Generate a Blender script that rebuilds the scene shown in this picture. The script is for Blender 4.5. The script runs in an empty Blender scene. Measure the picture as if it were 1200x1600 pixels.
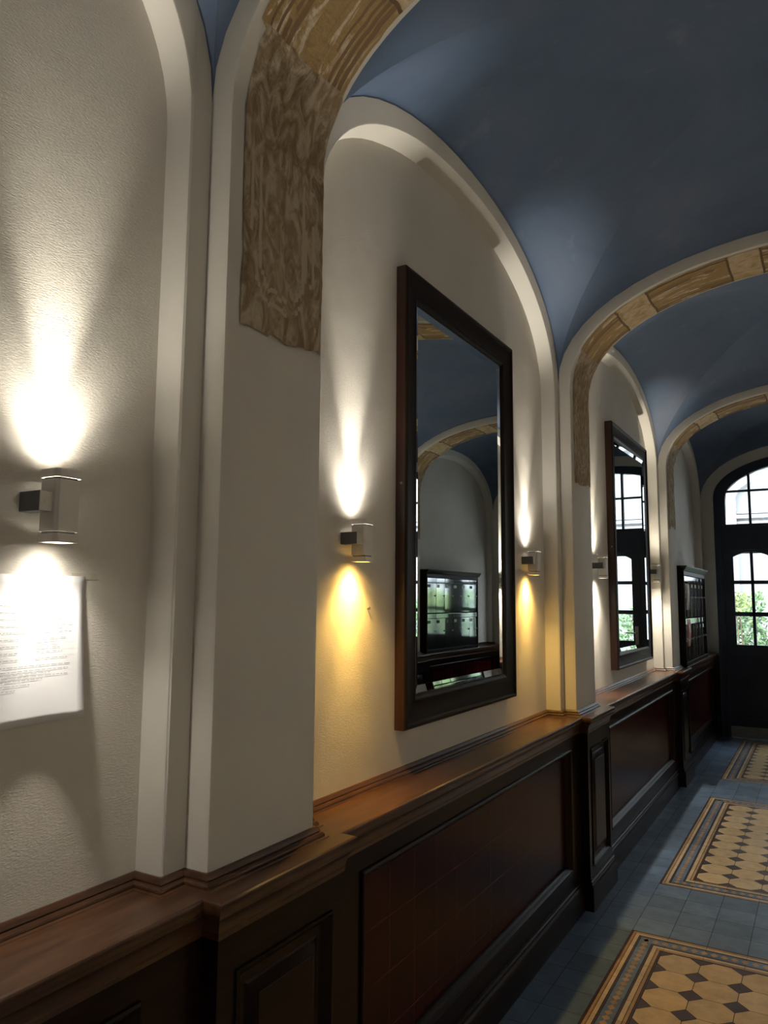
import bpy, math, random
from math import sin, cos, pi, sqrt, atan2
from mathutils import Vector, Matrix, noise as mnoise
random.seed(7)
SC = bpy.context.scene
COL = SC.collection

# ---------------------------------------------------------------- measurements (metres)
CX = 0.05                                    # middle of the corridor
XR, XS, XP = -1.2866, -1.2099, -1.1443       # recess wall, step, pilaster face
PIL = [(-1.50, -1.12), (1.2304, 1.613), (3.9599, 4.3409), (6.8623, 7.2463)]
YD = 9.511                                   # plane of the entrance wall
YB = -1.50                                   # back of the modelled passage
ST = 0.066                                   # width of the stepped reveal
TOP = 3.95
ZL = 0.973                                   # plaster starts here

# ---------------------------------------------------------------- mesh helper
class MB:
    def __init__(s, flip=False):
        s.v = []; s.f = []; s.m = []; s.flip = flip; s.uv = None
    def vert(s, p):
        p = tuple(p)
        if s.flip: p = (2*CX-p[0], p[1], p[2])
        s.v.append(p); return len(s.v)-1
    def face(s, pts, mi=0):
        ids = [s.vert(p) for p in pts]
        if s.flip: ids.reverse()
        s.f.append(ids); s.m.append(mi)
    def idx(s, ids, mi=0):
        ids = list(ids)
        if s.flip: ids.reverse()
        s.f.append(ids); s.m.append(mi)
    def box(s, a, b, mi=0):
        (x0, y0, z0), (x1, y1, z1) = a, b
        c = [(x, y, z) for x in (x0, x1) for y in (y0, y1) for z in (z0, z1)]
        i = [s.vert(p) for p in c]
        for q in ((0,1,3,2),(4,6,7,5),(0,4,5,1),(2,3,7,6),(0,2,6,4),(1,5,7,3)):
            s.idx([i[k] for k in q], mi)
    def loft(s, rings, closed=True, cap=False, mi=0):
        ids = [[s.vert(p) for p in r] for r in rings]
        n = len(ids[0])
        for a, b in zip(ids[:-1], ids[1:]):
            for k in range(n if closed else n-1):
                s.idx((a[k], a[(k+1) % n], b[(k+1) % n], b[k]), mi)
        if cap:
            s.idx(list(reversed(ids[0])), mi); s.idx(ids[-1], mi)
        return ids
    def tube(s, a, b, r, n=10, r2=None, mi=0):
        a = Vector(a); b = Vector(b); d = (b-a).normalized()
        u = d.orthogonal().normalized(); w = d.cross(u)
        r2 = r if r2 is None else r2
        s.loft([[a+(u*cos(2*pi*k/n)+w*sin(2*pi*k/n))*r for k in range(n)],
                [b+(u*cos(2*pi*k/n)+w*sin(2*pi*k/n))*r2 for k in range(n)]], True, True, mi)
    def build(s, name, mats, parent=None, smooth=None, bevel=0, kind=None, label=None, merge=True):
        me = bpy.data.meshes.new(name)
        me.from_pydata(s.v, [], s.f)
        if not isinstance(mats, (list, tuple)): mats = [mats]
        for m in mats: me.materials.append(m)
        me.polygons.foreach_set('material_index', s.m)
        if s.uv:
            uvl = me.uv_layers.new(name='UVMap')
            for l in me.loops: uvl.data[l.index].uv = s.uv[l.vertex_index]
        import bmesh
        bm = bmesh.new(); bm.from_mesh(me)
        if merge and not s.uv: bmesh.ops.remove_doubles(bm, verts=bm.verts, dist=1e-5)
        bm.to_mesh(me); bm.free()
        if smooth:
            for p in me.polygons: p.use_smooth = True
            me.set_sharp_from_angle(angle=math.radians(smooth))
        o = bpy.data.objects.new(name, me); COL.objects.link(o)
        if parent: o.parent = parent
        if bevel:
            b = o.modifiers.new('bevel', 'BEVEL'); b.width = bevel; b.segments = 2
            b.limit_method = 'ANGLE'; b.angle_limit = math.radians(40)
        if kind: o['kind'] = kind
        if label: o['label'] = label
        return o

def empty(name, loc=(0,0,0), label=None, cat=None, group=None, kind=None):
    o = bpy.data.objects.new(name, None); COL.objects.link(o); o.location = loc
    o.empty_display_size = .05
    return tag(o, label, cat, group, kind)
def tag(o, label=None, cat=None, group=None, kind=None):
    for k, v in (('label', label), ('category', cat), ('group', group), ('kind', kind)):
        if v: o[k] = v
    return o

# ---------------------------------------------------------------- materials
def nodes(name):
    m = bpy.data.materials.new(name); m.use_nodes = True
    nt = m.node_tree; b = nt.nodes['Principled BSDF']
    return m, nt, b
def N(nt, t, **kw):
    n = nt.nodes.new(t)
    for k, v in kw.items():
        if k.startswith('i_'): n.inputs[k[2:].replace('_', ' ')].default_value = v
        else: setattr(n, k, v)
    return n
def L(nt, a, b): nt.links.new(a, b)
def ramp(nt, fac, stops):
    r = nt.nodes.new('ShaderNodeValToRGB'); e = r.color_ramp.elements
    while len(e) > 1: e.remove(e[0])
    e[0].position = stops[0][0]; e[0].color = (*stops[0][1], 1)
    for p, c in stops[1:]:
        x = e.new(p); x.color = (*c, 1)
    L(nt, fac, r.inputs[0]); return r.outputs[0]
def coords(nt, scale=(1,1,1), uv=False):
    tc = N(nt, 'ShaderNodeTexCoord'); mp = N(nt, 'ShaderNodeMapping')
    mp.inputs['Scale'].default_value = scale
    L(nt, tc.outputs['UV' if uv else 'Object'], mp.inputs['Vector']); return mp.outputs['Vector']
def noise(nt, vec, scale, detail=4, rough=.55, dist=0):
    n = N(nt, 'ShaderNodeTexNoise'); n.inputs['Scale'].default_value = scale
    n.inputs['Detail'].default_value = detail; n.inputs['Roughness'].default_value = rough
    n.inputs['Distortion'].default_value = dist
    L(nt, vec, n.inputs['Vector']); return n.outputs['Fac']
def bump(nt, b, h, strength=.3, dist=.01):
    bp = N(nt, 'ShaderNodeBump'); bp.inputs['Strength'].default_value = strength
    bp.inputs['Distance'].default_value = dist
    L(nt, h, bp.inputs['Height']); L(nt, bp.outputs[0], b.inputs['Normal'])
def simple(name, c, rough=.5, metal=0, spec=.5, coat=0):
    m, nt, b = nodes(name)
    b.inputs['Base Color'].default_value = (*c, 1); b.inputs['Roughness'].default_value = rough
    b.inputs['Metallic'].default_value = metal; b.inputs['Specular IOR Level'].default_value = spec
    b.inputs['Coat Weight'].default_value = coat; b.inputs['Coat Roughness'].default_value = .15
    return m
def noisy(name, c1, c2, scale=4, rough=.5, stretch=(1,1,1), bstr=0, bscale=None, bdist=.004, metal=0, spec=.5, coat=0, lo=.35, hi=.65):
    m, nt, b = nodes(name)
    v = coords(nt, stretch)
    L(nt, ramp(nt, noise(nt, v, scale), [(lo, c1), (hi, c2)]), b.inputs['Base Color'])
    b.inputs['Roughness'].default_value = rough; b.inputs['Metallic'].default_value = metal
    b.inputs['Specular IOR Level'].default_value = spec
    b.inputs['Coat Weight'].default_value = coat; b.inputs['Coat Roughness'].default_value = .18
    if bstr: bump(nt, b, noise(nt, v, bscale or scale*6), bstr, bdist)
    return m
def emit(name, c, s):
    m, nt, b = nodes(name)
    b.inputs['Base Color'].default_value = (*c, 1)
    b.inputs['Emission Color'].default_value = (*c, 1); b.inputs['Emission Strength'].default_value = s
    return m

M = {}
# painted plaster walls: brushed, slightly mottled off-white
def plaster(name, c1, c2, st):
    m, nt, b = nodes(name)
    v = coords(nt); vs = coords(nt, (1, 14, 60))
    L(nt, ramp(nt, noise(nt, v, 2.2, 5), [(.3, c1), (.7, c2)]), b.inputs['Base Color'])
    b.inputs['Roughness'].default_value = .62; b.inputs['Specular IOR Level'].default_value = .25
    mx = N(nt, 'ShaderNodeMath', operation='ADD')
    a = noise(nt, vs, 7, 3, .6, .6); c = noise(nt, v, 3.5, 2)
    mm = N(nt, 'ShaderNodeMath', operation='MULTIPLY'); mm.inputs[1].default_value = 5.0
    L(nt, c, mm.inputs[0]); L(nt, a, mx.inputs[0]); L(nt, mm.outputs[0], mx.inputs[1])
    bump(nt, b, mx.outputs[0], st, .0035)
    return m
M['plaster'] = plaster('brushed cream plaster', (.62,.585,.52), (.68,.645,.585), .28)
M['plaster_smooth'] = plaster('smooth cream plaster', (.61,.585,.53), (.65,.625,.57), .08)
M['blue'] = None
m, nt, b = nodes('blue limewash'); v = coords(nt)
mixn = ramp(nt, noise(nt, v, 1.6, 6, .6, .5), [(.3, (.075,.111,.185)), (.5, (.093,.137,.222)), (.72, (.125,.155,.23))])
spots = ramp(nt, noise(nt, v, 4.5, 5, .6, .3), [(.62, (0,0,0)), (.76, (1,1,1))])
mx = N(nt, 'ShaderNodeMix', data_type='RGBA'); mx.inputs[7].default_value = (.26,.27,.33,1)
fm = N(nt, 'ShaderNodeMath', operation='MULTIPLY'); fm.inputs[1].default_value = .38
L(nt, spots, fm.inputs[0]); L(nt, fm.outputs[0], mx.inputs[0]); L(nt, mixn, mx.inputs[6]); L(nt, mx.outputs[2], b.inputs['Base Color'])
b.inputs['Roughness'].default_value = .6; b.inputs['Specular IOR Level'].default_value = .3
bump(nt, b, noise(nt, v, 7, 4), .25, .006); M['blue'] = m

def wood(name, c1, c2, c3, stretch, rough, coat=.25):
    m, nt, b = nodes(name); v = coords(nt, stretch)
    L(nt, ramp(nt, noise(nt, v, 5, 6, .6, .8), [(.3, c1), (.5, c2), (.72, c3)]), b.inputs['Base Color'])
    b.inputs['Roughness'].default_value = rough
    b.inputs['Coat Weight'].default_value = coat; b.inputs['Coat Roughness'].default_value = .2
    b.inputs['Specular IOR Level'].default_value = .13 if coat < .1 else .4
    bump(nt, b, noise(nt, v, 16, 3), .02, .0015); return m
M['wood'] = wood('dark stained mahogany', (.007,.0035,.003), (.011,.0055,.004), (.018,.008,.005), (8, 1.2, 8), .30, .05)
M['ledge'] = wood('stained mahogany ledge', (.036,.015,.008), (.060,.026,.012), (.090,.040,.018), (9, 1.0, 9), .32, .2)
M['frame'] = wood('blackened mahogany frame', (.010,.008,.007), (.018,.012,.009), (.022,.013,.010), (6, 6, 1), .36, .04)
M['frame'].node_tree.nodes['Principled BSDF'].inputs['Specular IOR Level'].default_value = .10
M['frame'].node_tree.nodes['Principled BSDF'].inputs['Coat Weight'].default_value = 0
M['frame_side'] = wood('mahogany frame edge', (.018,.007,.005), (.034,.012,.007), (.052,.019,.010), (8, 8, .9), .38, .15)

m, nt, b = nodes('oxblood glazed tiles')
tc = N(nt, 'ShaderNodeTexCoord'); sp = N(nt, 'ShaderNodeSeparateXYZ'); cb = N(nt, 'ShaderNodeCombineXYZ')
L(nt, tc.outputs['Object'], sp.inputs[0]); L(nt, sp.outputs['Y'], cb.inputs['X']); L(nt, sp.outputs['Z'], cb.inputs['Y'])
br = N(nt, 'ShaderNodeTexBrick', offset=0.0, squash=1.0)
for k, x in (('Color1', (.034,.0028,.003,1)), ('Color2', (.020,.0018,.002,1)), ('Mortar', (.062,.020,.017,1)), ('Scale', 1.0), ('Mortar Size', .0016), ('Brick Width', .155), ('Row Height', .155), ('Bias', 0.0)):
    br.inputs[k].default_value = x
L(nt, cb.outputs[0], br.inputs['Vector']); L(nt, br.outputs['Color'], b.inputs['Base Color'])
b.inputs['Roughness'].default_value = .24; b.inputs['Specular IOR Level'].default_value = .12
iv = N(nt, 'ShaderNodeMath', operation='SUBTRACT'); iv.inputs[0].default_value = 1; L(nt, br.outputs['Fac'], iv.inputs[1])
wv = noise(nt, tc.outputs['Object'], 9, 2); ad = N(nt, 'ShaderNodeMath', operation='ADD'); L(nt, iv.outputs[0], ad.inputs[0]); L(nt, wv, ad.inputs[1])
bump(nt, b, ad.outputs[0], .12, .002); M['tile'] = m

def floor_tile(name, c, var=.18, rough=.42):
    m, nt, b = nodes(name); g = N(nt, 'ShaderNodeNewGeometry'); v = coords(nt)
    base = ramp(nt, g.outputs['Random Per Island'], [(0, tuple(x*(1-var) for x in c)), (1, tuple(min(1, x*(1+var)) for x in c))])
    dirt = ramp(nt, noise(nt, v, 14, 5, .65), [(.3, (.72,.72,.72)), (.6, (1,1,1))])
    mx = N(nt, 'ShaderNodeMix', data_type='RGBA', blend_type='MULTIPLY'); mx.inputs[0].default_value = 1
    L(nt, base, mx.inputs[6]); L(nt, dirt, mx.inputs[7]); L(nt, mx.outputs[2], b.inputs['Base Color'])
    r = ramp(nt, noise(nt, v, 6, 3), [(.3, (rough-.07,)*3), (.7, (rough+.12,)*3)]); L(nt, r, b.inputs['Roughness'])
    b.inputs['Specular IOR Level'].default_value = .4
    bump(nt, b, noise(nt, v, 60, 2), .08, .001); return m
M['fblue'] = floor_tile('blue grey encaustic tile', (.105,.16,.245))
M['focre'] = floor_tile('ochre encaustic tile', (.40,.235,.10))
M['fcream'] = floor_tile('buff encaustic tile', (.56,.42,.25), .10)
M['foct'] = floor_tile('buff octagon tile', (.56,.40,.20), .10)
M['fdark'] = floor_tile('dark brown encaustic tile', (.055,.026,.022))
M['grout'] = simple('dark grout', (.025,.024,.024), .9)

# remains of old painted stucco
def stucco(name, stops, su, sv, dist, scale):
    m, nt, b = nodes(name); v = coords(nt, (su, sv, 1), uv=True); w = coords(nt, (1,1,1), uv=True)
    f = noise(nt, v, scale, 6, .62, dist)
    L(nt, ramp(nt, f, stops), b.inputs['Base Color'])
    b.inputs['Roughness'].default_value = .85; b.inputs['Specular IOR Level'].default_value = .15
    ad = N(nt, 'ShaderNodeMath', operation='ADD'); L(nt, f, ad.inputs[0]); L(nt, noise(nt, w, 60, 3), ad.inputs[1])
    bump(nt, b, ad.outputs[0], .7, .008); return m
CRE, OCH, BRN, DRK = (.62,.53,.41), (.36,.25,.12), (.27,.185,.11), (.21,.15,.095)
M['st_dark'] = stucco('weathered brown stucco relief', [(.28, (.20,.145,.09)), (.42, (.29,.215,.135)), (.50, (.35,.27,.18)), (.58, (.45,.37,.27)), (.72, (.54,.46,.36))], 10, 4.5, 1.8, 2.2)
M['st_lined'] = stucco('ochre lined stucco', [(.30, BRN), (.42, OCH), (.54, (.38,.26,.12)), (.60, CRE), (.75, (.58,.47,.31))], 16, 2.6, .9, 2.0)
M['st_plain'] = stucco('bare cream stucco', [(.30, OCH), (.40, (.46,.34,.18)), (.5, (.56,.44,.28)), (.7, CRE)], 6, 5, 1.6, 2.0)
M['st_line'] = simple('pale stucco rib', (.47,.39,.29), .9)
M['st_groove'] = simple('brown groove line', (.22,.14,.075), .9)
M['st_joint'] = simple('dark stucco joint', (.15,.095,.05), .9)

M['mirror'] = simple('mirror glass', (.80,.84,.83), .0, 1.0)
M['alu'] = noisy('grey painted aluminium', (.66,.63,.58), (.70,.67,.62), 30, .45, metal=0.0, bstr=.05, bscale=200)
M['alu_dark'] = simple('dark grey bracket metal', (.14,.145,.15), .5, .3)
M['gap_shade'] = simple('black gap seal', (.01,.01,.01), .6)  # black colour stands in for the shade in the thin gaps at the lamp caps
M['steel'] = noisy('polished stainless steel', (.60,.62,.64), (.68,.70,.71), 3, .09, (1,1,.15), metal=1, bstr=.03, bscale=3)
M['steel_brush'] = noisy('brushed steel', (.30,.29,.28), (.38,.37,.35), 8, .38, (1,1,20), metal=1)
M['door'] = noisy('blue black door paint', (.012,.020,.042), (.017,.027,.054), 5, .42, bstr=.04, bscale=40)
M['paper'] = simple('white paper', (.74,.74,.76), .7, spec=.2)
M['ink'] = simple('grey ink', (.22,.22,.24), .8)
M['ink_red'] = simple('red ink', (.50,.16,.14), .8)
M['black'] = simple('black metal', (.012,.012,.013), .4)
M['tape'] = simple('yellowed clear tape', (.60,.56,.46), .25)
M['key'] = simple('name card', (.72,.72,.70), .5)
m, nt, b = nodes('window glass'); nt.nodes.remove(b)
o_ = nt.nodes['Material Output']; tr = N(nt, 'ShaderNodeBsdfTransparent'); gl = N(nt, 'ShaderNodeBsdfGlossy'); gl.inputs['Roughness'].default_value = .02
fr = N(nt, 'ShaderNodeFresnel'); fr.inputs[0].default_value = 1.5; ms = N(nt, 'ShaderNodeMixShader')
tr.inputs[0].default_value = (.95,.97,.96,1)
L(nt, fr.outputs[0], ms.inputs[0]); L(nt, tr.outputs[0], ms.inputs[1]); L(nt, gl.outputs[0], ms.inputs[2]); L(nt, ms.outputs[0], o_.inputs[0]); M['glass'] = m

# ---------------------------------------------------------------- profiles
def sup(u, n): return max(0.0, 1-abs(u)**n)**(1/n)
def arch_pts(c, a, z0, b, n=2.0, k=48):
    """points from left springing over the crown to the right springing"""
    out = []
    for i in range(k+1):
        t = -cos(pi*i/k)
        t = max(-1, min(1, t))
        out.append((c+a*t, z0+b*sup(t, n)))
    return out
AX = CX-XP                                   # intrados half span
INTR = [(XP, 0)] + [(XP, z) for z in (.9, 1.8, 2.4)] + arch_pts(CX, AX, 2.70, .60, 2.2) + [(2*CX-XP, z) for z in (2.4, 1.8, .9)] + [(2*CX-XP, 0)]
VAX, VZ0, VB, VN = CX-XS, 2.73, .635, 2.12     # transverse section of the vault
WZ0, WB = 2.73, .635                          # section over the wall arch

# ---------------------------------------------------------------- transverse arches with their pilasters
def transverse(i, ya, yb):
    mb = MB()
    r = .010
    n = len(INTR)
    # normals pointing into the passage
    nor = []
    for k in range(n):
        a = Vector(INTR[max(0, k-1)]); b = Vector(INTR[min(n-1, k+1)])
        d = (b-a).normalized(); nor.append(Vector((d.y, -d.x)))
    def pt(k, off, y):
        return (INTR[k][0]+nor[k].x*off, y, INTR[k][1]+nor[k].y*off)
    rows = [[pt(k, -.05, ya) for k in range(n)], [pt(k, -r, ya) for k in range(n)], [pt(k, -r*.3, ya+r*.3) for k in range(n)],
            [pt(k, 0, ya+r) for k in range(n)], [pt(k, 0, yb-r) for k in range(n)], [pt(k, -r*.3, yb-r*.3) for k in range(n)],
            [pt(k, -r, yb) for k in range(n)], [pt(k, -.05, yb) for k in range(n)]]
    mb.loft(rows, closed=False)
    for y in (ya, yb):
        row = [pt(k, -.05, y) for k in range(n)]
        for k in range(n-1):
            p, q = row[k], row[k+1]
            if k < 4: mb.face([p, q, (-1.5, y, q[2]), (-1.5, y, p[2])])
            elif k >= n-5: mb.face([p, q, (2*CX+1.5, y, q[2]), (2*CX+1.5, y, p[2])])
            else: mb.face([p, q, (q[0], y, TOP), (p[0], y, TOP)])
        mb.face([row[4], (row[4][0], y, TOP), (-1.5, y, TOP), (-1.5, y, row[4][2])])
        mb.face([row[n-5], (row[n-5][0], y, TOP), (2*CX+1.5, y, TOP), (2*CX+1.5, y, row[n-5][2])])
    root = mb.build('trim_%d' % i, M['plaster_smooth'], smooth=35, kind='structure')
    # remains of old painted stucco laid open on the underside
    pts = [Vector((x, z)) for x, z in INTR]
    s = [0.0]
    for a, b in zip(pts[:-1], pts[1:]): s.append(s[-1]+(b-a).length)
    tot = s[-1]
    def at(v):
        for k in range(n-1):
            if v <= s[k+1] or k == n-2:
                t = (v-s[k])/max(1e-9, s[k+1]-s[k])
                p = pts[k].lerp(pts[k+1], t); q = (nor[k].lerp(nor[k+1], t)).normalized()
                return p, q
    def v_of_x(x):
        for k in range(4, n-5):
            if pts[k].x <= x <= pts[k+1].x: return s[k]+(x-pts[k].x)/(pts[k+1].x-pts[k].x)*(s[k+1]-s[k])
    brk = [v_of_x(x) for x in (-1.085, -.90, -.735, -.345, -.18)]
    brk = brk+[tot-x for x in reversed(brk)]
    v0 = 2.175
    nu, nv = 30, 330
    mb = MB(); mb.uv = []
    ids = []
    for a in range(nv+1):
        row = []
        for c in range(nu+1):
            u = c/nu
            rag = .018*mnoise.noise((u*5, i*3.1, 0.3))+.010*mnoise.noise((u*17, i*2.1, 4.3))-.02*u
            v = (v0-rag)+(tot-2*v0+2*rag)*a/nv
            wob = .005*mnoise.noise((v*7, i*5.0, 1.7))+.003*mnoise.noise((v*31, i*5.0, 8.7))
            wo2 = .005*mnoise.noise((v*7, i*5.0, 6.7))+.003*mnoise.noise((v*31, i*5.0, 9.7))
            low = v < brk[0] or v > tot-brk[0]
            ea = .024+wob+(.022 if low else .0); eb = .022+wo2
            if low: eb = .014+wo2
            y = ya+ea+(yb-ya-ea-eb)*u
            p, q = at(v)
            h = .003
            edge = min(u, 1-u)
            if edge > .01:
                f = mnoise.noise((u*9, v*3.0, i*2.0))*.004+mnoise.noise((u*30, v*11, i*2.0))*.002
                if low: f = mnoise.noise((u*5+mnoise.noise((u*3, v*3, 5)), v*9, i*2.0))*.004+mnoise.noise((u*16, v*26, i*2.0))*.0018
                elif edge < .34: f += .0025*sin(u*110)
                h += f+.003
            row.append(mb.vert((p.x+q.x*h, y, p.y+q.y*h))); mb.uv.append((y-ya+i*3.7, v))
        ids.append(row)
    for a in range(nv):
        v = v0+(tot-2*v0)*(a+.5)/nv
        w = (tot-2*v0)/nv
        low = v < brk[0] or v > tot-brk[0]
        sec = sum(v > x for x in brk)
        for c in range(nu):
            u = (c+.5)/nu
            if low:
                mi = 0
                vv = min(v, tot-v); W_ = yb-ya-.07
                dx, dv = (u-.46)*W_, vv-2.37
                rad = abs(dx) if dv > 0 else sqrt(dx*dx+dv*dv)
                wig = .006*mnoise.noise((u*4, v*5, i+.5))
                if vv < 2.62 and mnoise.noise((u*6, v*8, i+9.1)) > -.25 and min(abs(rad+wig-.085), abs(rad+wig-.118)) < .006: mi = 5
            elif min(abs(v-x) for x in brk[1:-1]) < w*.5: mi = 3
            elif sec % 2 == 1:
                mi = 1
                if c in (2, 4, 6, 8, 21, 23, 25, 27) and mnoise.noise((c*3.1+i, v*6, 2.2)) > -.22: mi = 4
                if sec > 1 and (c in (1, nu-2)): mi = 3
            else: mi = 2
            mb.idx((ids[a][c], ids[a+1][c], ids[a+1][c+1], ids[a][c+1]), mi)
    mb.build('painted_stucco', [M['st_dark'], M['st_lined'], M['st_plain'], M['st_joint'], M['st_groove'], M['st_line']], root, smooth=60,
             label='strip of old brown and ochre painted stucco left bare on the arch')
    return root
for i, (a, b) in enumerate(PIL): transverse(i+1, a, b)

# ---------------------------------------------------------------- side walls with arched recesses
def inner_arch(yb, ya):
    c = (ya+yb)/2; a = (ya-yb)/2
    return arch_pts(c, a, 2.66, .63, 2.15, 40)
BAYS = [(PIL[0][1], PIL[1][0]), (PIL[1][1], PIL[2][0]), (PIL[2][1], PIL[3][0]), (PIL[3][1], YD)]
for side in ('left', 'right'):
    mb = MB(side == 'right')
    for bi, (b0, b1) in enumerate(BAYS):
        y0, y1 = b0+ST, b1-ST
        arc = inner_arch(y0, y1)
        out = [(y0, 0)]+arc+[(y1, 0)]
        # recess plane, its head a little higher than the edge in front
        mid = (y0+y1)/2
        def flare(p, d=-.03):
            vx, vz = p[0]-mid, max(0, p[1]-2.66); l = max(1e-6, sqrt(vx*vx+vz*vz)); k = min(1, 1.6*vz/l)
            return (p[0]+vx/l*d*k, p[1]+vz/l*d*k)
        back = [flare(p) for p in out]
        for p, q in zip(back[1:-2], back[2:-1]):
            mb.face([(XR, p[0], 0), (XR, q[0], 0), (XR, q[0], q[1]), (XR, p[0], p[1])], 0)
        # reveal with a softened front edge
        r = .008
        def off(p, d):
            if p[1] < 2.6: return (p[0]+(-d if p[0] < mid else d), p[1])
            vx, vz = p[0]-mid, p[1]-2.66
            l = max(1e-6, sqrt(vx*vx+vz*vz)); return (p[0]+vx/l*d, p[1]+max(0, vz/l)*d)
        rings = [[(XR, p[0], p[1]) for p in back], [(XS-r, p[0], p[1]) for p in out],
                 [(XS-r*.3, *off(p, r*.3)) for p in out], [(XS, *off(p, r)) for p in out]]
        mb.loft(rings, closed=False, mi=1)
        # stepped face around the recess
        o2 = [off(p, r) for p in out]
        for p, q in zip(o2[1:-2], o2[2:-1]):
            mb.face([(XS, p[0], p[1]), (XS, q[0], q[1]), (XS, q[0], TOP), (XS, p[0], TOP)], 1)
        for e, lim in ((o2[1], b0-.005), (o2[-2], b1+.005)):
            mb.face([(XS, e[0], 0), (XS, e[0], TOP), (XS, lim, TOP), (XS, lim, 0)], 1)
    mb.build('wall_'+side, [M['plaster'], M['plaster_smooth']], smooth=30, kind='structure')

# ---------------------------------------------------------------- blue groin vaults
mb = MB()
def dome(u, v):
    q = max(0, (1-u*u)*(1-v*v)); return .12*sqrt(q)+.16*q
for b0, b1 in BAYS:
    yc, ay = (b0+b1)/2, (b1-b0)/2
    K = 26
    for web in range(4):
        g = []
        for a in range(K+1):
            r = sin(pi/2*a/K) if a else 0.0
            row = []
            for c in range(K+1):
                s = sin(pi/2*(2*c/K-1))
                if web < 2:
                    u = -r if web == 0 else r; v = r*s
                    z = WZ0+WB*sup(v, VN)
                else:
                    v = -r if web == 2 else r; u = r*s
                    z = VZ0+VB*sup(u, VN)
                row.append(mb.vert((CX+VAX*u, yc+ay*v, z+dome(u, v))))
            g.append(row)
        for a in range(K):
            for c in range(K):
                mb.idx((g[a][c], g[a+1][c], g[a+1][c+1], g[a][c+1]) if web in (1, 2) else (g[a][c], g[a][c+1], g[a+1][c+1], g[a+1][c]))
mb.build('ceiling', M['blue'], smooth=60, kind='structure', merge=False)

# ---------------------------------------------------------------- entrance wall with its arched opening
DA = CX+1.0745
DARC = [(CX-DA, 0), (CX-DA, 1.5)]+arch_pts(CX, DA, 2.74, .50, 2.15, 40)+[(CX+DA, 1.5), (CX+DA, 0)]
def end_wall(name, y0, y1, arc, zb=0):
    mb = MB()
    for y in (y0, y1):
        n = len(arc)
        for p, q in zip(arc[2:-3], arc[3:-2]):
            mb.face([(p[0], y, p[1]), (q[0], y, q[1]), (q[0], y, TOP), (p[0], y, TOP)])
        mb.face([(arc[0][0], y, 0), (arc[0][0], y, TOP), (-1.5, y, TOP), (-1.5, y, 0)])
        mb.face([(arc[-1][0], y, 0), (arc[-1][0], y, TOP), (2*CX+1.5, y, TOP), (2*CX+1.5, y, 0)])
    mb.loft([[(p[0], y0, p[1]) for p in arc], [(p[0], y1, p[1]) for p in arc]], closed=False)
    return mb.build(name, M['plaster_smooth'], smooth=30, kind='structure')
end_wall('wall_front', YD, YD+.30, DARC)
BARC = [(-.75, 0), (-.75, 1.5)]+arch_pts(CX, .80, 2.2, .45, 2.0, 30)+[(.85, 1.5), (.85, 0)]
end_wall('wall_back', YB-.02, YB-.30, BARC)

back = empty('rear_daylight_block', (CX, YB-.20, 0), kind='structure')  # unseen closed door, added to shut out daylight from the rear opening
mb = MB(); ba = [(p[0]-CX, p[1]) for p in BARC]
mb.loft([[(x, y, z) for x, z in ba] for y in (-.03, .03)], closed=False, cap=False)
for y in (-.03, .03): mb.face([(x, y, z) for x, z in ba])
mb.build('door_leaf', M['wood'], back)  # unseen leaf filling the rear opening against daylight

# ---------------------------------------------------------------- floor of encaustic tiles
mb = MB()
T = .1635
MX0, MX1 = -.86, -.86+11*T
MOS = [(-1.05, 1.07), (1.69, 3.815), (4.486, 6.607), (7.29, 9.40)]
mats = [M['grout'], M['fblue'], M['focre'], M['fcream'], M['foct'], M['fdark']]
mb.face([(-1.4, YB-.3, -.003), (2*CX+1.4, YB-.3, -.003), (2*CX+1.4, YD+.35, -.003), (-1.4, YD+.35, -.003)], 0)
def rect(x0, y0, x1, y1, mi, z=0.0, g=.0011):
    mb.face([(x0+g, y0+g, z), (x1-g, y0+g, z), (x1-g, y1-g, z), (x0+g, y1-g, z)], mi)
def clipped_rows(x0, x1, y0, y1, ny):
    nx = max(1, round((x1-x0)/T)); py = (y1-y0)/ny
    xs = [x0+(x1-x0)*k/nx for k in range(nx+1)]
    for a in range(nx):
        for c in range(ny): rect(xs[a], y0+c*py, xs[a+1], y0+(c+1)*py, 1)
prev = YB-.30
ends = MOS+[(YD+.35, 0)]
for (m0, m1) in MOS:
    if m0-prev > .02: clipped_rows(MX0, MX1, prev, m0, max(1, round((m0-prev)/T)))
    prev = m1
clipped_rows(MX0, MX1, prev, YD+.35, 3)
for x0, x1 in ((MX0-2*T, MX0), (MX1, MX1+2*T)):
    clipped_rows(x0, x1, YB-.3, YD+.35, round((YD+.65-YB)/T))
LAY = [(0, .008, 5), (.009, .022, 2), (.0235, .041, 3), (.0425, .050, 5), (.0515, .106, 1), (.1075, .115, 5), (.1165, .136, 3), (.1375, .151, 2), (.1525, .1600, 5)]
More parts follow.
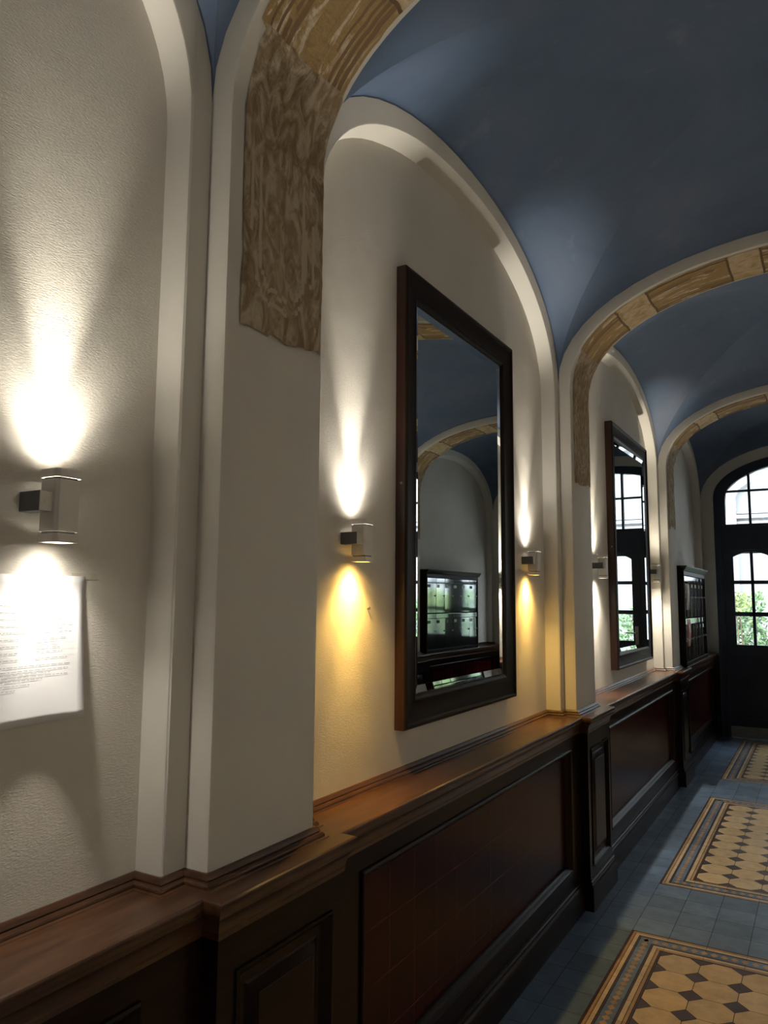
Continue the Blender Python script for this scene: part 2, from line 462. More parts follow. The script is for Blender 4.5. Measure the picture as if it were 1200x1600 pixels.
for m0, m1 in MOS:
    ny = round((m1-m0)/T); py = (m1-m0)/ny
    for d0, d1, mi in LAY:
        for k in range(11):                                # bands along the short sides
            xa, xb = MX0+k*T, MX0+(k+1)*T
            xa2, xb2 = max(xa, MX0+d0), min(xb, MX1-d0)
            if k == 0: xa2 = MX0+d0
            if k == 10: xb2 = MX1-d0
            for y0, y1 in ((m0+d0, m0+d1), (m1-d1, m1-d0)): rect(xa2, y0, xb2, y1, mi, g=.0006)
        for k in range(ny):                                # bands along the long sides
            a, c = m0+k*py, m0+(k+1)*py
            a2, c2 = max(a, m0+d1), min(c, m1-d1)
            if c2 <= a2: continue
            for x0, x1 in ((MX0+d0, MX0+d1), (MX1-d1, MX1-d0)): rect(x0, a2, x1, c2, mi, g=.0006)
    # small ochre figures in the blue grey band
    q = T/4; dm = (.0515+.106)/2
    def dia(x, y, mi=2, r=.016):
        mb.face([(x-r, y, .0006), (x, y-r*1.25, .0006), (x+r, y, .0006), (x, y+r*1.25, .0006)], mi)
    for k in range(int((MX1-MX0-2*dm)/q)+1):
        for y in (m0+dm, m1-dm): dia(MX0+dm+k*q, y)
    for k in range(1, int((m1-m0-2*dm)/q)+1):
        for x in (MX0+dm, MX1-dm): dia(x, m0+dm+k*q)
    # octagons and dark squares
    fx0, fx1, fy0, fy1 = MX0+.1615, MX1-.1615, m0+.1615, m1-.1615
    cxn, cyn = 9, ny-2
    wx, wy = (fx1-fx0)/cxn, (fy1-fy0)/cyn
    c_ = .046; g = .0013
    for a in range(cxn):
        for b in range(cyn):
            x0, x1, y0, y1 = fx0+a*wx+g, fx0+(a+1)*wx-g, fy0+b*wy+g, fy0+(b+1)*wy-g
            mb.face([(x0+c_, y0, 0), (x1-c_, y0, 0), (x1, y0+c_, 0), (x1, y1-c_, 0), (x1-c_, y1, 0), (x0+c_, y1, 0), (x0, y1-c_, 0), (x0, y0+c_, 0)], 4)
    r = c_-.0015
    for a in range(cxn+1):
        for b in range(cyn+1):
            x, y = fx0+a*wx, fy0+b*wy
            p = [(x-r, y), (x, y-r), (x+r, y), (x, y+r)]
            p = [(min(max(px, fx0), fx1), min(max(py_, fy0), fy1)) for px, py_ in p]
            s = []
            for w in p:
                if not s or w != s[-1]: s.append(w)
            if len(set(s)) >= 3: mb.face([(w[0], w[1], 0) for w in s], 5)
mb.build('floor', mats, kind='structure')

# ---------------------------------------------------------------- wainscot
def sweep(mb, path, prof, mi=0):
    """profile (outward, z) carried along a plan polyline, corridor on the right of its direction"""
    pv = [Vector(p) for p in path]; n = len(pv)
    ms = []
    for k in range(n):
        ns = []
        if k > 0: d = (pv[k]-pv[k-1]).normalized(); ns.append(Vector((d.y, -d.x)))
        if k < n-1: d = (pv[k+1]-pv[k]).normalized(); ns.append(Vector((d.y, -d.x)))
        if len(ns) == 2:
            w = (ns[0]+ns[1]); w = w/max(.3, 1+ns[0].dot(ns[1]))
        else: w = ns[0]
        ms.append(w)
    rings = [[(pv[k].x+ms[k].x*d, pv[k].y+ms[k].y*d, z) for (d, z) in prof] for k in range(n)]
    mb.loft(rings, closed=False, mi=mi)
XB, XQ = -1.130, -1.085                       # wainscot face in the bays / on the pilasters
BLK = [(a-.026, b+.044) for a, b in PIL]
def plan(off_in, x_in, x_out, blocks, y0, y1):
    p = [(x_in, y0)]
    for a, b in blocks:
        if a <= y0:
            p = [(x_out, y0), (x_out, b), (x_in, b)]
        else: p += [(x_in, a), (x_out, a), (x_out, b), (x_in, b)]
    return p+[(x_in, y1)]
def ring(mb, x, y0, y1, z0, z1, prof, mi=0):
    """moulding frame on a plane x: profile (inset from the outer rectangle, x offset)"""
    rings = []
    for d, h in prof:
        rings.append([(x+h, y0+d, z0+d), (x+h, y1-d, z0+d), (x+h, y1-d, z1-d), (x+h, y0+d, z1-d)])
    mb.loft(rings, closed=True, mi=mi)
def ring_face(mb, x, A, B, mi=0):
    (a0, a1, c0, c1), (b0, b1, d0, d1) = A, B
    mb.loft([[(x, a0, c0), (x, a1, c0), (x, a1, c1), (x, a0, c1)], [(x, b0, d0), (x, b1, d0), (x, b1, d1), (x, b0, d1)]], closed=True, mi=mi)
def wainscot(side, num):
    fl = side == 'right'
    root = empty('trim_%d' % num, kind='structure')
    y1 = YD
    # moulding between plaster and ledge, following every step of the wall
    pp = [(XP, YB)]
    for k, (a, b) in enumerate(PIL):
        if k: pp += [(XR, a-ST), (XS, a-ST), (XS, a), (XP, a)]
        pp += [(XP, b), (XS, b), (XS, b+ST), (XR, b+ST)]
    pp += [(XR, y1-ST), (XS, y1-ST), (XS, y1)]
    mb = MB(fl)
    sweep(mb, pp, [(-.01, ZL), (.004, ZL), (.008, .969), (.011, .962), (.010, .959), (.015, .958), (.019, .954), (.020, .950), (.019, .9485), (.027, .9475), (.029, .944), (.029, .930)])
    mb.build('ledge_moulding', M['ledge'], root, smooth=25)
    mb = MB(fl)
    path = plan(0, XB, XQ, BLK, YB, y1)
    sweep(mb, path, [(0, .862), (.003, .862), (.005, .872), (.004, .876), (.008, .892), (.014, .905), (.018, .909), (.021, .912), (.021, .918), (.026, .921), (.028, .926), (.028, .938), (.026, .943), (.022, .945), (-.22, .945)])
    mb.build('ledge', M['ledge'], root, smooth=25)
    mb = MB(fl)
    sweep(mb, path, [(0, .150), (.004, .150), (.005, .140), (.010, .136), (.011, .128), (.009, .124), (.017, .116), (.020, .108), (.020, 0)])
    mb.build('skirting', M['wood'], root, smooth=25)
    body = MB(fl); mold = MB(fl); rp = MB(fl); ret = MB(fl)
    spans = [(BLK[k][1], BLK[k+1][0] if k < 3 else y1) for k in range(4)]
    for k, (b0, b1) in enumerate(spans):
        pa, pb, za, zb = b0+.17, b1-.17, .235, .795
        if k == 3: pb = b1-.12
        ring_face(body, XB, (b0, b1, 0, .87), (pa, pb, za, zb))
        body.loft([[(XB, pa, za), (XB, pb, za), (XB, pb, zb), (XB, pa, zb)], [(XB-.03, pa, za), (XB-.03, pb, za), (XB-.03, pb, zb), (XB-.03, pa, zb)]], closed=True)
        ring(mold, XB, pa-.012, pb+.012, za-.012, zb+.012, [(0, 0), (.001, .006), (.006, .009), (.012, .007), (.016, .001), (.022, -.004), (.030, -.012), (.033, -.022)])
        t = MB(fl); t.face([(XB-.022, pa, za), (XB-.022, pb, za), (XB-.022, pb, zb), (XB-.022, pa, zb)])
        t.build('tile_panel', M['tile'], root, label='panel of dark red glazed tiles')
    for k, (a, b) in enumerate(BLK):
        if a < YB: a = YB
        qa, qb, za, zb = a+.055, b-.045, .19, .785
        ring_face(body, XQ, (a, b, 0, .87), (qa, qb, za, zb))
        for y in (a, b): body.face([(XB, y, 0), (XQ, y, 0), (XQ, y, .87), (XB, y, .87)])
        ring(rp, XQ, qa, qb, za, zb, [(0, .005), (.006, .006), (.012, .002), (.018, -.008), (.026, -.014), (.045, -.014), (.050, -.010), (.075, -.002), (.078, .0)])
        d = .078; rp.face([(XQ, qa+d, za+d), (XQ, qb-d, za+d), (XQ, qb-d, zb-d), (XQ, qa+d, zb-d)])
    body.build('panelling', M['wood'], root, bevel=0)
    mold.build('panel_moulding', M['wood'], root, smooth=30)
    rp.build('raised_panel', M['wood'], root, smooth=30)
    return root
wainscot('left', 6); wainscot('right', 7)

# ---------------------------------------------------------------- mirrors
def frame_sweep(mb, x, y0, y1, z0, z1, prof, mi=0):
    rings = []
    for d, h in prof:
        rings.append([(x+h, y0+d, z0+d), (x+h, y1-d, z0+d), (x+h, y1-d, z1-d), (x+h, y0+d, z1-d)])
    mb.loft(rings, closed=True, mi=mi)
def wall_mirror(y0, y1, z0, z1, xf, label, yaw=0, fw=.115):
    root = empty('wall_mirror', (XR, (y0+y1)/2, z0), label, 'mirror', 'framed wall mirrors')
    ym, zm = (y0+y1)/2, z0
    D = xf-XR
    mb = MB()
    def P(pr, mi): frame_sweep(mb, 0, y0-ym, y1-ym, 0, z1-z0, pr, mi)
    P([(0, .001), (0, D-.008)], 1)
    P([(0, D-.008), (.002, D-.003), (.007, D), (.013, D), (.018, D-.004), (.021, D-.009), (.026, D-.010), (fw-.035, D-.014),
       (fw-.030, D-.012), (fw-.022, D-.012), (fw-.014, D-.015), (fw-.008, D-.018), (fw-.003, D-.024), (fw, D-.031)], 0)
    mb.build('frame', [M['frame'], M['frame_side']], root, smooth=28)
    g = MB(); x = D-.029; w = .026; dz = math.tan(math.radians(9.0))*w
    a0, a1, c0, c1 = y0-ym+fw-.003, y1-ym-fw+.003, fw-.003, z1-z0-fw+.003
    tl = math.tan(yaw)
    def gp(y, z, h): return (x+h+tl*y, y, z)
    i = [gp(a0+w, c0+w, 0), gp(a1-w, c0+w, 0), gp(a1-w, c1-w, 0), gp(a0+w, c1-w, 0)]
    o = [gp(a0, c0, dz), gp(a1, c0, dz), gp(a1, c1, dz), gp(a0, c1, dz)]
    g.face(i, 0)
    for k in range(4): g.face([o[k], o[(k+1) % 4], i[(k+1) % 4], i[k]], 0)
    g.build('mirror_glass', M['mirror'], root, label='bevelled mirror glass')
    s = MB(); s.tube((D*.55, y0-ym+.001, .87-.02), (D*.55, y0-ym-.003, .87-.02), .005, 10)
    s.build('fixing_screw', M['steel_brush'], root)
    return root
wall_mirror(2.2718, 3.342, 1.1012, 2.7529, -1.2414, 'tall dark framed mirror between two wall lamps in the nearer arched recess', 0)
wall_mirror(5.2864, 6.4976, 1.0662, 2.8111, -1.2324, 'tall dark framed mirror in the farther recess, reflecting the entrance door', math.radians(1.45))

# ---------------------------------------------------------------- wall lamps
WHITE = (1.0, .91, .74); AMBER = (1.0, .60, .14); COOL = (1.0, .93, .80)
def lamp(side, yc, zb, zt, label, up, down, cu, cd, cx=-1.240):
    fl = side == 'right'
    sx = 2*CX-cx if fl else cx
    root = empty('wall_lamp', (sx, yc, zb), label, 'wall lamp', 'up and down wall lamps')
    sg = -1 if fl else 1
    H = zt-zb; h = .0265; wl = XR-cx
    def sec(z, r, ch=.006):
        p = [(-r, -r+ch), (-r+ch, -r), (r-ch, -r), (r, -r+ch), (r, r-ch), (r-ch, r), (-r+ch, r), (-r, r-ch)]
        return [(sg*a, b, z) for a, b in p]
    def can(z0, z1, r): 
        q = MB(); q.loft([sec(z0, r), sec(z1, r)], cap=True); return q
    can(.020, H-.020, h).build('housing', M['alu'], root)
    for z0, z1 in ((.016, .020), (H-.020, H-.016)):
        s = MB(); s.loft([sec(z0, h-.003), sec(z1, h-.003)], cap=True); s.build('shade_strip', M['gap_shade'], root)
    for z0, z1, up_ in ((0, .016, False), (H-.016, H, True)):
        q = MB()
        zi, zo = (z0, z1) if up_ else (z1, z0)
        q.loft([sec(zi, h+.001), sec(zo, h+.001), sec(zo, h-.005), sec(zo+(-.004 if up_ else .004), h-.006)])
        q.build('end_cap', M['alu'], root)
        e = MB(); e.face(sec(zo+(-.0035 if up_ else .0035), h-.005))
        e.build('lens', emit('lit lamp lens', cu if up_ else cd, 7.0), root)
    q = MB()
    zc = H*.54; hh = .019
    q.box((sg*wl, -.053, zc-hh), (sg*.013, -.0265, zc+hh))
    q.build('bracket', M['alu_dark'], root, bevel=.0015)
    q = MB(); q.box((sg*.013, -.0525, zc-hh+.001), (sg*.0155, -.027, zc+hh-.001))
    q.tube((sg*.0155, -.041, zc), (sg*.0165, -.041, zc), .004, 10)
    q.build('bracket_cover', M['alu'], root)
    for nm, z, P, col, rx in (('up_light', H+.001, up, cu, pi), ('down_light', -.001, down, cd, 0)):
        if not P: continue
        for ang, f in (((155, .022), (110, .065), (36, .42)) if rx else ((155, .05), (110, .22), (42, .24))):
            li = bpy.data.lights.new(nm, 'SPOT'); li.energy = P*f; li.color = col
            li.spot_size = math.radians(ang); li.spot_blend = 1.0; li.shadow_soft_size = .012
            lo = bpy.data.objects.new(nm, li); COL.objects.link(lo); lo.parent = root
            lo.location = (0, 0, z); lo.rotation_euler = (rx, 0, 0)
UPW, DNW, UPR, DNR = 52, 50, 84, 66
lamp('left', .900, 1.648, 1.786, 'grey metal up and down lamp above the pinned paper notice', UPW, 13, COOL, COOL)
lamp('left', -.640, 1.648, 1.786, 'added unseen grey metal lamp at the rear end of the nearest left recess', UPW, 70, COOL, COOL)  # added out of view to brighten the pilaster strips and lower wall
lamp('left', 1.980, 1.660, 1.793, 'grey metal wall lamp to the left of the nearer mirror, yellow light below', UPW, 36, COOL, AMBER)
lamp('left', 3.600, 1.667, 1.800, 'grey metal wall lamp to the right of the nearer mirror, yellow light below', UPW, 36, COOL, AMBER)
lamp('left', 4.900, 1.684, 1.834, 'small grey wall lamp left of the farther mirror, half hidden by the pillar', UPW, DNW, WHITE, WHITE, -1.225)
lamp('left', 6.640, 1.700, 1.855, 'small grey wall lamp between the farther mirror and the last pillar', UPW, DNW, WHITE, WHITE, -1.215)
for y, t in ((-.30, 'rear recess'), (.90, 'rear recess near the first pillar')):
    lamp('right', y, 1.65, 1.785, 'grey metal up and down lamp on the right wall, '+t, UPR, DNR, COOL, COOL)
for y, t in ((2.1, 'second recess, nearer lamp'), (3.5, 'second recess, farther lamp'), (4.9, 'third recess, nearer lamp'), (6.4, 'third recess, farther lamp')):
    lamp('right', y, 1.66, 1.795, 'grey metal up and down lamp on the right wall, '+t, UPR, DNR, COOL, WHITE)

# ---------------------------------------------------------------- paper notice
root = empty('paper_notice', (XR, .90, 1.31), 'white printed sheet pinned under the nearest lamp, lower corner curling', 'notice')
mb = MB(); Y0, Y1, Z0, Z1 = -.105, .100, 0.0, .278
NU, NV = 14, 18
def sheet(u, v, e=0):
    y = Y0+(Y1-Y0)*u; z = Z0+(Z1-Z0)*v
    curl = .002+.022*(max(0, (u-.45)/.55)**2)*(1-v)**1.2+.010*(1-v)**2*(1-u*.4)+.003*sin(u*5)*(1-v)
    return (curl+e, y-.006*(1-v)*u, z+.004*u*(1-v))
ids = [[mb.vert(sheet(a/NU, b/NV)) for a in range(NU+1)] for b in range(NV+1)]
for b in range(NV):
    for a in range(NU): mb.idx((ids[b][a], ids[b][a+1], ids[b+1][a+1], ids[b+1][a]))
sh = mb.build('sheet', M['paper'], root, smooth=60)
sm = sh.modifiers.new('thick', 'SOLIDIFY'); sm.thickness = .0003; sm.offset = -1
tx = MB(); rr = random.Random(3)
def bar(u0, u1, v, hh=.0035, mi=0):
    k = max(1, int((u1-u0)/.05))
    for q in range(k):
        a, b = u0+(u1-u0)*q/k, u0+(u1-u0)*(q+1)/k
        tx.face([sheet(a, v, .0007), sheet(b, v, .0007), sheet(b, v+hh, .0007), sheet(a, v+hh, .0007)], mi)
def words(u0, u1, v, mi=0):
    u = u0
    while u < u1:
        w = rr.uniform(.02, .07); bar(u, min(u+w, u1), v, mi=mi); u += w+.012
words(.40, .62, .855, 1); words(.45, .55, .835); words(.30, .70, .815)
for v in (.79, .745, .70, .655, .61, .565, .52, .475, .43):
    bar(.10, .90, v+.016, .0009)
    words(.12, .12+rr.choice((.14, .2, .28)), v)
    words(.50, rr.uniform(.72, .88), v)
    if rr.random() < .7: words(.50, rr.uniform(.66, .84), v-.018)
for v, e in ((.385, .86), (.355, .84), (.335, .66), (.315, .84), (.295, .58), (.265, .45), (.235, .3)): words(.10, e, v)
tx.build('printed_text', [M['ink'], M['ink_red']], root, label='rows of small grey print')
tp = MB()
tp.box((.0008, .07, .272), (.0016, .128, .284)); tp.build('tape', M['tape'], root)

# small nail left of the nearer mirror
mb = MB(); mb.tube((0, 0, 0), (.008, 0, .001), .0025, 8); mb.tube((.007, 0, .001), (.009, 0, .001), .005, 10)
o = mb.build('nail', M['steel_brush']); o.location = (XR, 2.091, 1.514); tag(o, 'small nail head in the plaster left of the nearer mirror', 'nail')

# ---------------------------------------------------------------- mailbox banks
def mailbank(side, label):
    fl = side == 'right'; sg = -1 if fl else 1
    y0, y1, z0, z1 = 7.31, 8.72, .950, 1.865
    bx = 2*CX-XR if fl else XR
    root = empty('mailbox_bank', (bx, (y0+y1)/2, z0), label, 'mailboxes', 'mailbox banks')
    W = (y1-y0)/2; D = .190; Hh = z1-z0
    mb = MB()
    e = .020
    mb.box((0, -W, 0), (sg*D, -W+e, Hh-.05)); mb.box((0, W-e, 0), (sg*D, W, Hh-.05))
    mb.box((0, -W+e, 0), (sg*(D-.002), W-e, .035)); mb.box((0, -W+e, Hh-.09), (sg*(D-.002), W-e, Hh-.05))
    mb.box((0, -W+e, .035), (sg*.02, W-e, Hh-.09))
    mb.build('cabinet_frame', M['frame'], root, bevel=.003)
    mb = MB()
    prof = [(0, Hh-.05), (D+.004, Hh-.05), (D+.008, Hh-.04), (D+.018, Hh-.03), (D+.024, Hh-.016), (D+.030, Hh-.012), (D+.030, Hh-.002), (0, Hh)]
    mb.loft([[(sg*d, y, z) for d, z in prof] for y in (-W-.02, W+.03)], closed=True, cap=True)
    mb.build('cornice', M['frame'], root, smooth=30)
    n = 6; cw = (2*W-2*e)/n; rows = ((.045, .425), (.437, Hh-.094))
    rg = random.Random(5)
    for ri, (za, zb) in enumerate(rows):
        for k in range(n):
            a = -W+e+k*cw; t = rg.uniform(-.0015, .0015)-(.0045 if side == 'left' else 0); t2 = rg.uniform(-.002, .002)
            x = D-.012; c = .003
            dm = MB()
            def q(yy, zz, h=0): return (sg*(x+h+t*(1 if yy > a+cw/2 else -1)+t2*(1 if zz > (za+zb)/2 else -1)), yy, zz)
            f = [q(a+c, za), q(a+cw-c, za), q(a+cw-c, zb-.055), q(a+c, zb-.055)]
            bk = [(sg*.02, p[1], p[2]) for p in f]
            dm.loft([bk, f], closed=True); dm.face(f)
            d = dm.build('mailbox_door', M['steel'], root)
            fl_ = MB(); fl_.box((sg*(x-.008), a+c, zb-.051), (sg*(x+.004), a+cw-c, zb)); fl_.build('letter_flap', M['steel'], d, bevel=.002)
            lk = MB(); lk.tube((sg*x, a+cw-.022, (za+zb)/2-.005), (sg*(x+.010), a+cw-.022, (za+zb)/2-.005), .009, 12); lk.build('lock', M['steel_brush'], d)
            nm = MB(); nm.box((sg*(x-.001), a+.02, zb-.105), (sg*(x+.003), a+.085, zb-.072)); nm.build('name_plate', M['key'] if rg.random() < .5 else M['black'], d)
    return root
mailbank('left', 'steel mailbox bank in a dark wooden case on the left wall beside the entrance door')
mailbank('right', 'bright steel mailbox bank on the right wall, seen reflected in the nearer mirror')
m, nt, b = nodes('printed leaflet green'); v = coords(nt)
L(nt, ramp(nt, noise(nt, v, 22, 3), [(.35, (.72,.70,.62)), (.5, (.42,.47,.26)), (.6, (.68,.42,.30))]), b.inputs['Base Color']); M['leaf_a'] = m
m, nt, b = nodes('printed leaflet red'); v = coords(nt)
L(nt, ramp(nt, noise(nt, v, 20, 3), [(.42, (.62,.09,.10)), (.55, (.70,.30,.28)), (.66, (.82,.78,.74))]), b.inputs['Base Color']); M['leaf_b'] = m
for mt, y, z0, z1, lab in (('leaf_a', 7.36, 1.46, 1.70, 'greenish printed leaflet hanging from the upper row of left mailboxes'), ('leaf_b', 7.37, 1.13, 1.375, 'red printed leaflet hanging from the lower row of left mailboxes')):
    mb = MB(); X0 = XR+.192
    g = []
    for k in range(9):
        t = k/8; g.append([(X0+.004+.006*sin(t*3), y-.03+.003*t, z1-(z1-z0)*t), (X0+.006+.008*sin(t*3+.6), y+.13, z1-(z1-z0)*t-.004)])
    mb.loft(g, closed=False); o = mb.build('leaflet', [M[mt]], smooth=60); tag(o, lab, 'leaflet', 'leaflets on the mailboxes')
    s = o.modifiers.new('thick', 'SOLIDIFY'); s.thickness = .0012

# ---------------------------------------------------------------- entrance door
DY = YD+.06
root = empty('door_1', (CX, DY, 0), kind='structure')
def arc2(c, a, z0, b, k=24, n=2.0): return arch_pts(c, a, z0, b, n, k)
TA = dict(a=1.02, z0=2.70, b=.45)
def tz(x):                                          # head of the fanlight
    return TA['z0']+TA['b']*sup((x-CX)/TA['a'], 2.0)
def panel_with_holes(mb, xs, zs_bot, top_fn, holes, y0, y1):
    pass
BARS = [-.9615, -.6885, -.4455, -.198, .05, .298, .5455, .7885, 1.0615]
fr = MB()
# fanlight: outer arched rim
outer = [(CX-DA-.01, 2.43)]+[(p[0]-.01 if p[0] < CX else p[0]+.01, p[1]+.01) for p in DARC[2:-2]]+[(CX+DA+.01, 2.43)]
k = len(outer)
innr = []
for p in outer:
    x = CX+(p[0]-CX)*(BARS[-1]-.012-CX)/(DA+.01)
    innr.append((x, min(tz(x), p[1]-.05)))
innr[0] = (BARS[0]+.012, 2.43); innr[-1] = (BARS[-1]-.012, 2.43)
for y in (-.03, .03):
    fr.loft([[(p[0]-CX, y, p[1]) for p in outer], [(p[0]-CX, y, p[1]) for p in innr]], closed=False)
fr.loft([[(p[0]-CX, -.03, p[1]) for p in innr], [(p[0]-CX, .03, p[1]) for p in innr]], closed=False)
# side jambs, transom rail
fr.box((-DA-.01, -.05, 0), (-1.052, .05, 2.44)); fr.box((1.052, -.05, 0), (DA+.01, .05, 2.44))
fr.box((-1.052, -.045, 2.13), (1.052, .045, 2.43))
fr.box((-1.052, -.058, 2.385), (1.052, -.04, 2.415))
fr.box((-1.052, .028, 2.09), (1.052, .055, 2.16)); fr.box((-1.06, .028, 0), (-1.035, .055, 2.16)); fr.box((1.035, .028, 0), (1.06, .055, 2.16))
for x in (-.39, .49): fr.box((x-.02-CX, .028, 0), (x+.02-CX, .05, 2.10))
fr.build('door_frame', M['door'], root, bevel=.004)
fb = MB()
for x in BARS[1:-1]: fb.box((x-.0135-CX, -.022, 2.42), (x+.0135-CX, .022, tz(x)+.03))
fb.box((BARS[0]-CX, -.020, 2.808), (BARS[-1]-CX, .020, 2.832))
fb.build('glazing_bar', M['door'], root)
gp = MB(); gp.face([(p[0]-CX, .004, p[1]) for p in innr]); gp.build('fanlight_glass', M['glass'], root)
def leaf(name, x0, x1, cols, hinge, handle):
    mb = MB(); Z0, Z1 = .006, 2.125
    wx0, wx1 = cols[0][0], cols[-1][1]; zb = 1.043
    mid = (wx0+wx1)/2; hw = (wx1-wx0)/2; rise = .055 if len(cols) == 2 else .10
    ztop = 2.05
    def head(x): return ztop+rise*(1-((x-mid)/hw)**2)
    y0, y1 = -.025, .025
    mb.box((x0-CX, y0, Z0), (wx0-CX, y1, Z1)); mb.box((wx1-CX, y0, Z0), (x1-CX, y1, Z1)); mb.box((wx0-CX, y0, Z0), (wx1-CX, y1, zb))
    K = 16
    hp = [(wx0+(wx1-wx0)*i/K) for i in range(K+1)]
    for y in (y0, y1):
        mb.loft([[(x-CX, y, head(x)) for x in hp], [(x-CX, y, Z1) for x in hp]], closed=False)
    mb.loft([[(x-CX, y0, head(x)) for x in hp], [(x-CX, y1, head(x)) for x in hp]], closed=False)
    for (a, b), (c, d) in zip(cols[:-1], cols[1:]): mb.box((b-CX, -.018, zb), (c-CX, .018, head((b+c)/2)+.01))
    for za, zb_ in ((1.3685-.001, 1.417-.001), (1.735, 1.777)): mb.box((wx0-CX, -.018, za), (wx1-CX, .018, zb_))
    # lower field panel
    fx0, fx1 = wx0-.02-CX, wx1+.02-CX
    for d, e in ((0, .006), ):
        frame_ = MB()
        mb.box((fx0, y0-.008, .90), (fx1, y0, .925)); mb.box((fx0, y0-.008, .20), (fx1, y0, .225))
        mb.box((fx0, y0-.008, .225), (fx0+.025, y0, .90)); mb.box((fx1-.025, y0-.008, .225), (fx1, y0, .90))
    lf = mb.build(name, M['door'], root)
    g = MB(); g.face([(wx0-CX, .003, zb)]+[(wx1-CX, .003, zb)]+[(x-CX, .003, head(x)) for x in reversed(hp)]); g.build('glass_pane', M['glass'], lf)
    kp = MB(); kp.box((x0+.012-CX, y0-.0025, .008), (x1-.012-CX, y0, .128)); kp.build('kick_plate', M['steel_brush'], lf, label='brushed steel kick plate')
    for z in (2.07, .45):
        hx = x0-.004 if hinge < 0 else x1+.004
        hg = MB(); hg.tube((hx-CX, y0-.006, z-.055), (hx-CX, y0-.006, z+.055), .008, 10); hg.build('hinge', M['door'], lf)
    if handle:
        hd = MB(); hx = x0+.055-CX
        hd.box((hx-.02, y0-.008, 1.0), (hx+.02, y0, 1.22)); hd.tube((hx, y0, 1.14), (hx, y0-.055, 1.14), .010, 10); hd.tube((hx-.008, y0-.055, 1.14), (hx+.12, y0-.055, 1.14), .009, 10)
        hd.build('handle', M['steel_brush'], lf)
c1 = [(-.888, -.712), (-.680, -.504)]
c2 = [(-.290, -.083), (-.053, .153), (.183, .390)]
leaf('door_leaf', -1.000, -.392, c1, -1, False)
leaf('door_leaf', -.388, .488, c2, 1, True)
leaf('door_leaf', .492, 1.100, [(2*CX-b, 2*CX-a) for a, b in reversed(c1)], 1, False)

# ---------------------------------------------------------------- outside
M['ground'] = noisy('pale paving', (.42,.42,.40), (.52,.51,.49), 3, .85)
M['facade'] = noisy('white rendered facade', (.20,.205,.21), (.22,.225,.23), 2, .8)
M['pane'] = simple('dark window pane', (.05,.06,.07), .1)
mb = MB(); mb.face([(-14, YD+.3, -.05), (14, YD+.3, -.05), (14, 30, -.05), (-14, 30, -.05)]); mb.build('ground', M['ground'], kind='structure')
mb = MB(); mb.face([(-6, YB-.3, -.05), (6, YB-.3, -.05), (6, -9, -.05), (-6, -9, -.05)]); mb.build('ground', M['ground'], kind='structure')
fy = 16.0
root = empty('building', (0, fy, -.05), 'white rendered house front with cornice bands seen through the door glass', 'building')
mb = MB(); mb.box((-9, .3, 0), (9, 1.2, 9)); mb.build('house_wall', M['facade'], root)
mb = MB()
for z, d, h in ((3.10, .10, .05), (3.20, .18, .07), (3.30, .08, .05)): mb.box((-9, .3-d, z), (9, .3, z+h))
mb.build('cornice', M['facade'], root)
for x in (-1.55, 2.4, 6.2, -5.4):
    q = MB(); q.box((x-.14, .10, 0), (x+.14, .3, 3.9)); q.loft([[(x-a, .3, z), (x+a, .3, z), (x+a, .3-c, z), (x-a, .3-c, z)] for z, a, c in ((3.6, .14, .2), (3.75, .2, .3), (3.9, .42, .34), (4.0, .42, .34))], cap=True)
    q.build('pilaster', M['facade'], root)
for x0, x1 in ((-1.55, 2.4), (2.4, 6.2), (-5.4, -1.55)):
    q = MB(); c = (x0+x1)/2; a = (x1-x0)/2-.14
    pi_ = arch_pts(c, a, 3.9, .9, 2, 24); po = arch_pts(c, a+.28, 3.9, 1.25, 2, 24)
    for y in (.02, .3): q.loft([[(p[0], y, p[1]) for p in pi_], [(p[0], y, p[1]) for p in po]], closed=False)
    q.loft([[(p[0], .02, p[1]) for p in pi_], [(p[0], .3, p[1]) for p in pi_]], closed=False)
    q.build('arch_moulding', M['facade'], root)
def leafmat(name, a, b_):
    m, nt, b = nodes(name); g = N(nt, 'ShaderNodeNewGeometry')
    L(nt, ramp(nt, g.outputs['Random Per Island'], [(0, a), (1, b_)]), b.inputs['Base Color']); b.inputs['Roughness'].default_value = .3
    return m
M['lf1'] = leafmat('hedge leaf', (.03,.085,.025), (.14,.23,.09)); M['lf2'] = leafmat('yellow green leaf', (.10,.16,.045), (.23,.28,.09))
M['bark'] = simple('twig bark', (.09,.06,.04), .9)
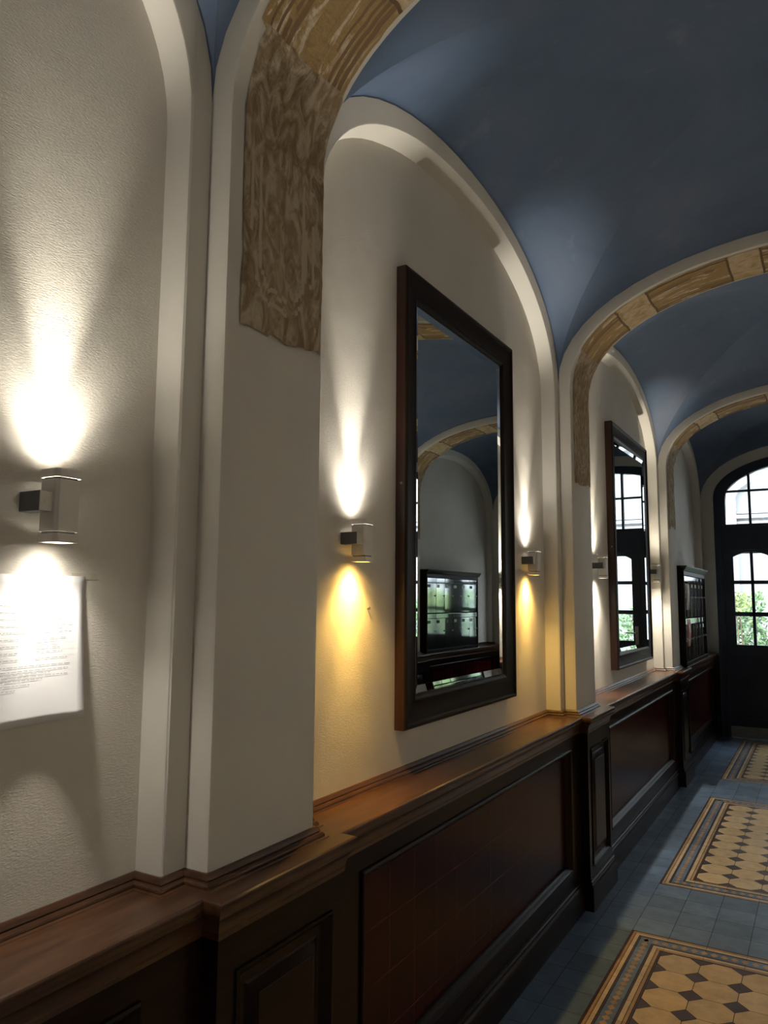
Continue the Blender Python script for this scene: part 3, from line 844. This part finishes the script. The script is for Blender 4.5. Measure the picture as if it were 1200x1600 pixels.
def hedge(x, y, w, d, h, n, mt, lab, zlow=0.0, seed=1):
    r = random.Random(seed)
    root = empty('hedge', (x, y, -.05), lab, 'hedge', 'hedges outside the door')
    mb = MB()
    for _ in range(n):
        a, b, c = r.uniform(-1, 1), r.uniform(-1, 1), r.uniform(0, 1)
        top = h*(.86+.14*mnoise.noise((a*3, seed, 1)))
        p = Vector((a*w/2, b*d/2, zlow+c*(top-zlow)))
        u = Vector((r.gauss(0,1), r.gauss(0,1), r.gauss(0,1))).normalized(); v = u.orthogonal().normalized(); l = r.uniform(.035, .06)
        nrm = u.cross(v)
        mb.face([p-u*l, p+v*l*.45+nrm*l*.12, p+u*l, p-v*l*.45+nrm*l*.12])
    mb.build('foliage', M[mt], root)
    s = MB()
    for _ in range(5):
        a = r.uniform(-.45, .45)*w; s.tube((a, 0, 0), (a+r.uniform(-.15,.15), r.uniform(-.2,.2), h*.85), .014, 6, .005)
    s.build('stems', M['bark'], root)
hedge(-1.50, 12.9, 1.45, .6, 1.95, 4600, 'lf1', 'dense green hedge behind the lower panes of the left door leaf', 0, 3)
hedge(.12, 12.9, 1.45, .6, 1.70, 3400, 'lf1', 'dense green hedge behind the middle door leaf', 0, 4)
hedge(1.75, 12.9, 1.45, .6, 1.15, 1200, 'lf1', 'dense green hedge behind the right door leaf', 0, 5)
hedge(-1.28, 12.2, .70, .3, 1.95, 360, 'lf2', 'yellow green shrub in front of the left hedge', 1.45, 6)

# ---------------------------------------------------------------- sky light, camera, view
w = bpy.data.worlds.new('overcast sky'); SC.world = w; w.use_nodes = True
bg = w.node_tree.nodes['Background']; bg.inputs['Color'].default_value = (.86,.93,1,1); bg.inputs['Strength'].default_value = 5.2

F, YAW, PIT, ROL, H = 1165.97, .5305, .1142, .0074, 1.55
fw = Vector((-sin(YAW)*cos(PIT), cos(YAW)*cos(PIT), sin(PIT)))
r0 = Vector((cos(YAW), sin(YAW), 0)); u0 = r0.cross(fw)
rr_ = r0*cos(ROL)+u0*sin(ROL); uu = u0*cos(ROL)-r0*sin(ROL)
cam = bpy.data.cameras.new('camera'); co = bpy.data.objects.new('camera', cam); COL.objects.link(co)
cam.sensor_fit = 'VERTICAL'; cam.sensor_height = 36; cam.lens = F/1600*36; cam.clip_start = .02
co.matrix_world = Matrix(((rr_.x, uu.x, -fw.x, 0), (rr_.y, uu.y, -fw.y, 0), (rr_.z, uu.z, -fw.z, H), (0, 0, 0, 1)))
SC.camera = co
vs = SC.view_settings
vs.view_transform = 'Standard'; vs.look = 'None'; vs.gamma = 1; vs.use_curve_mapping = False; vs.exposure = 1.3
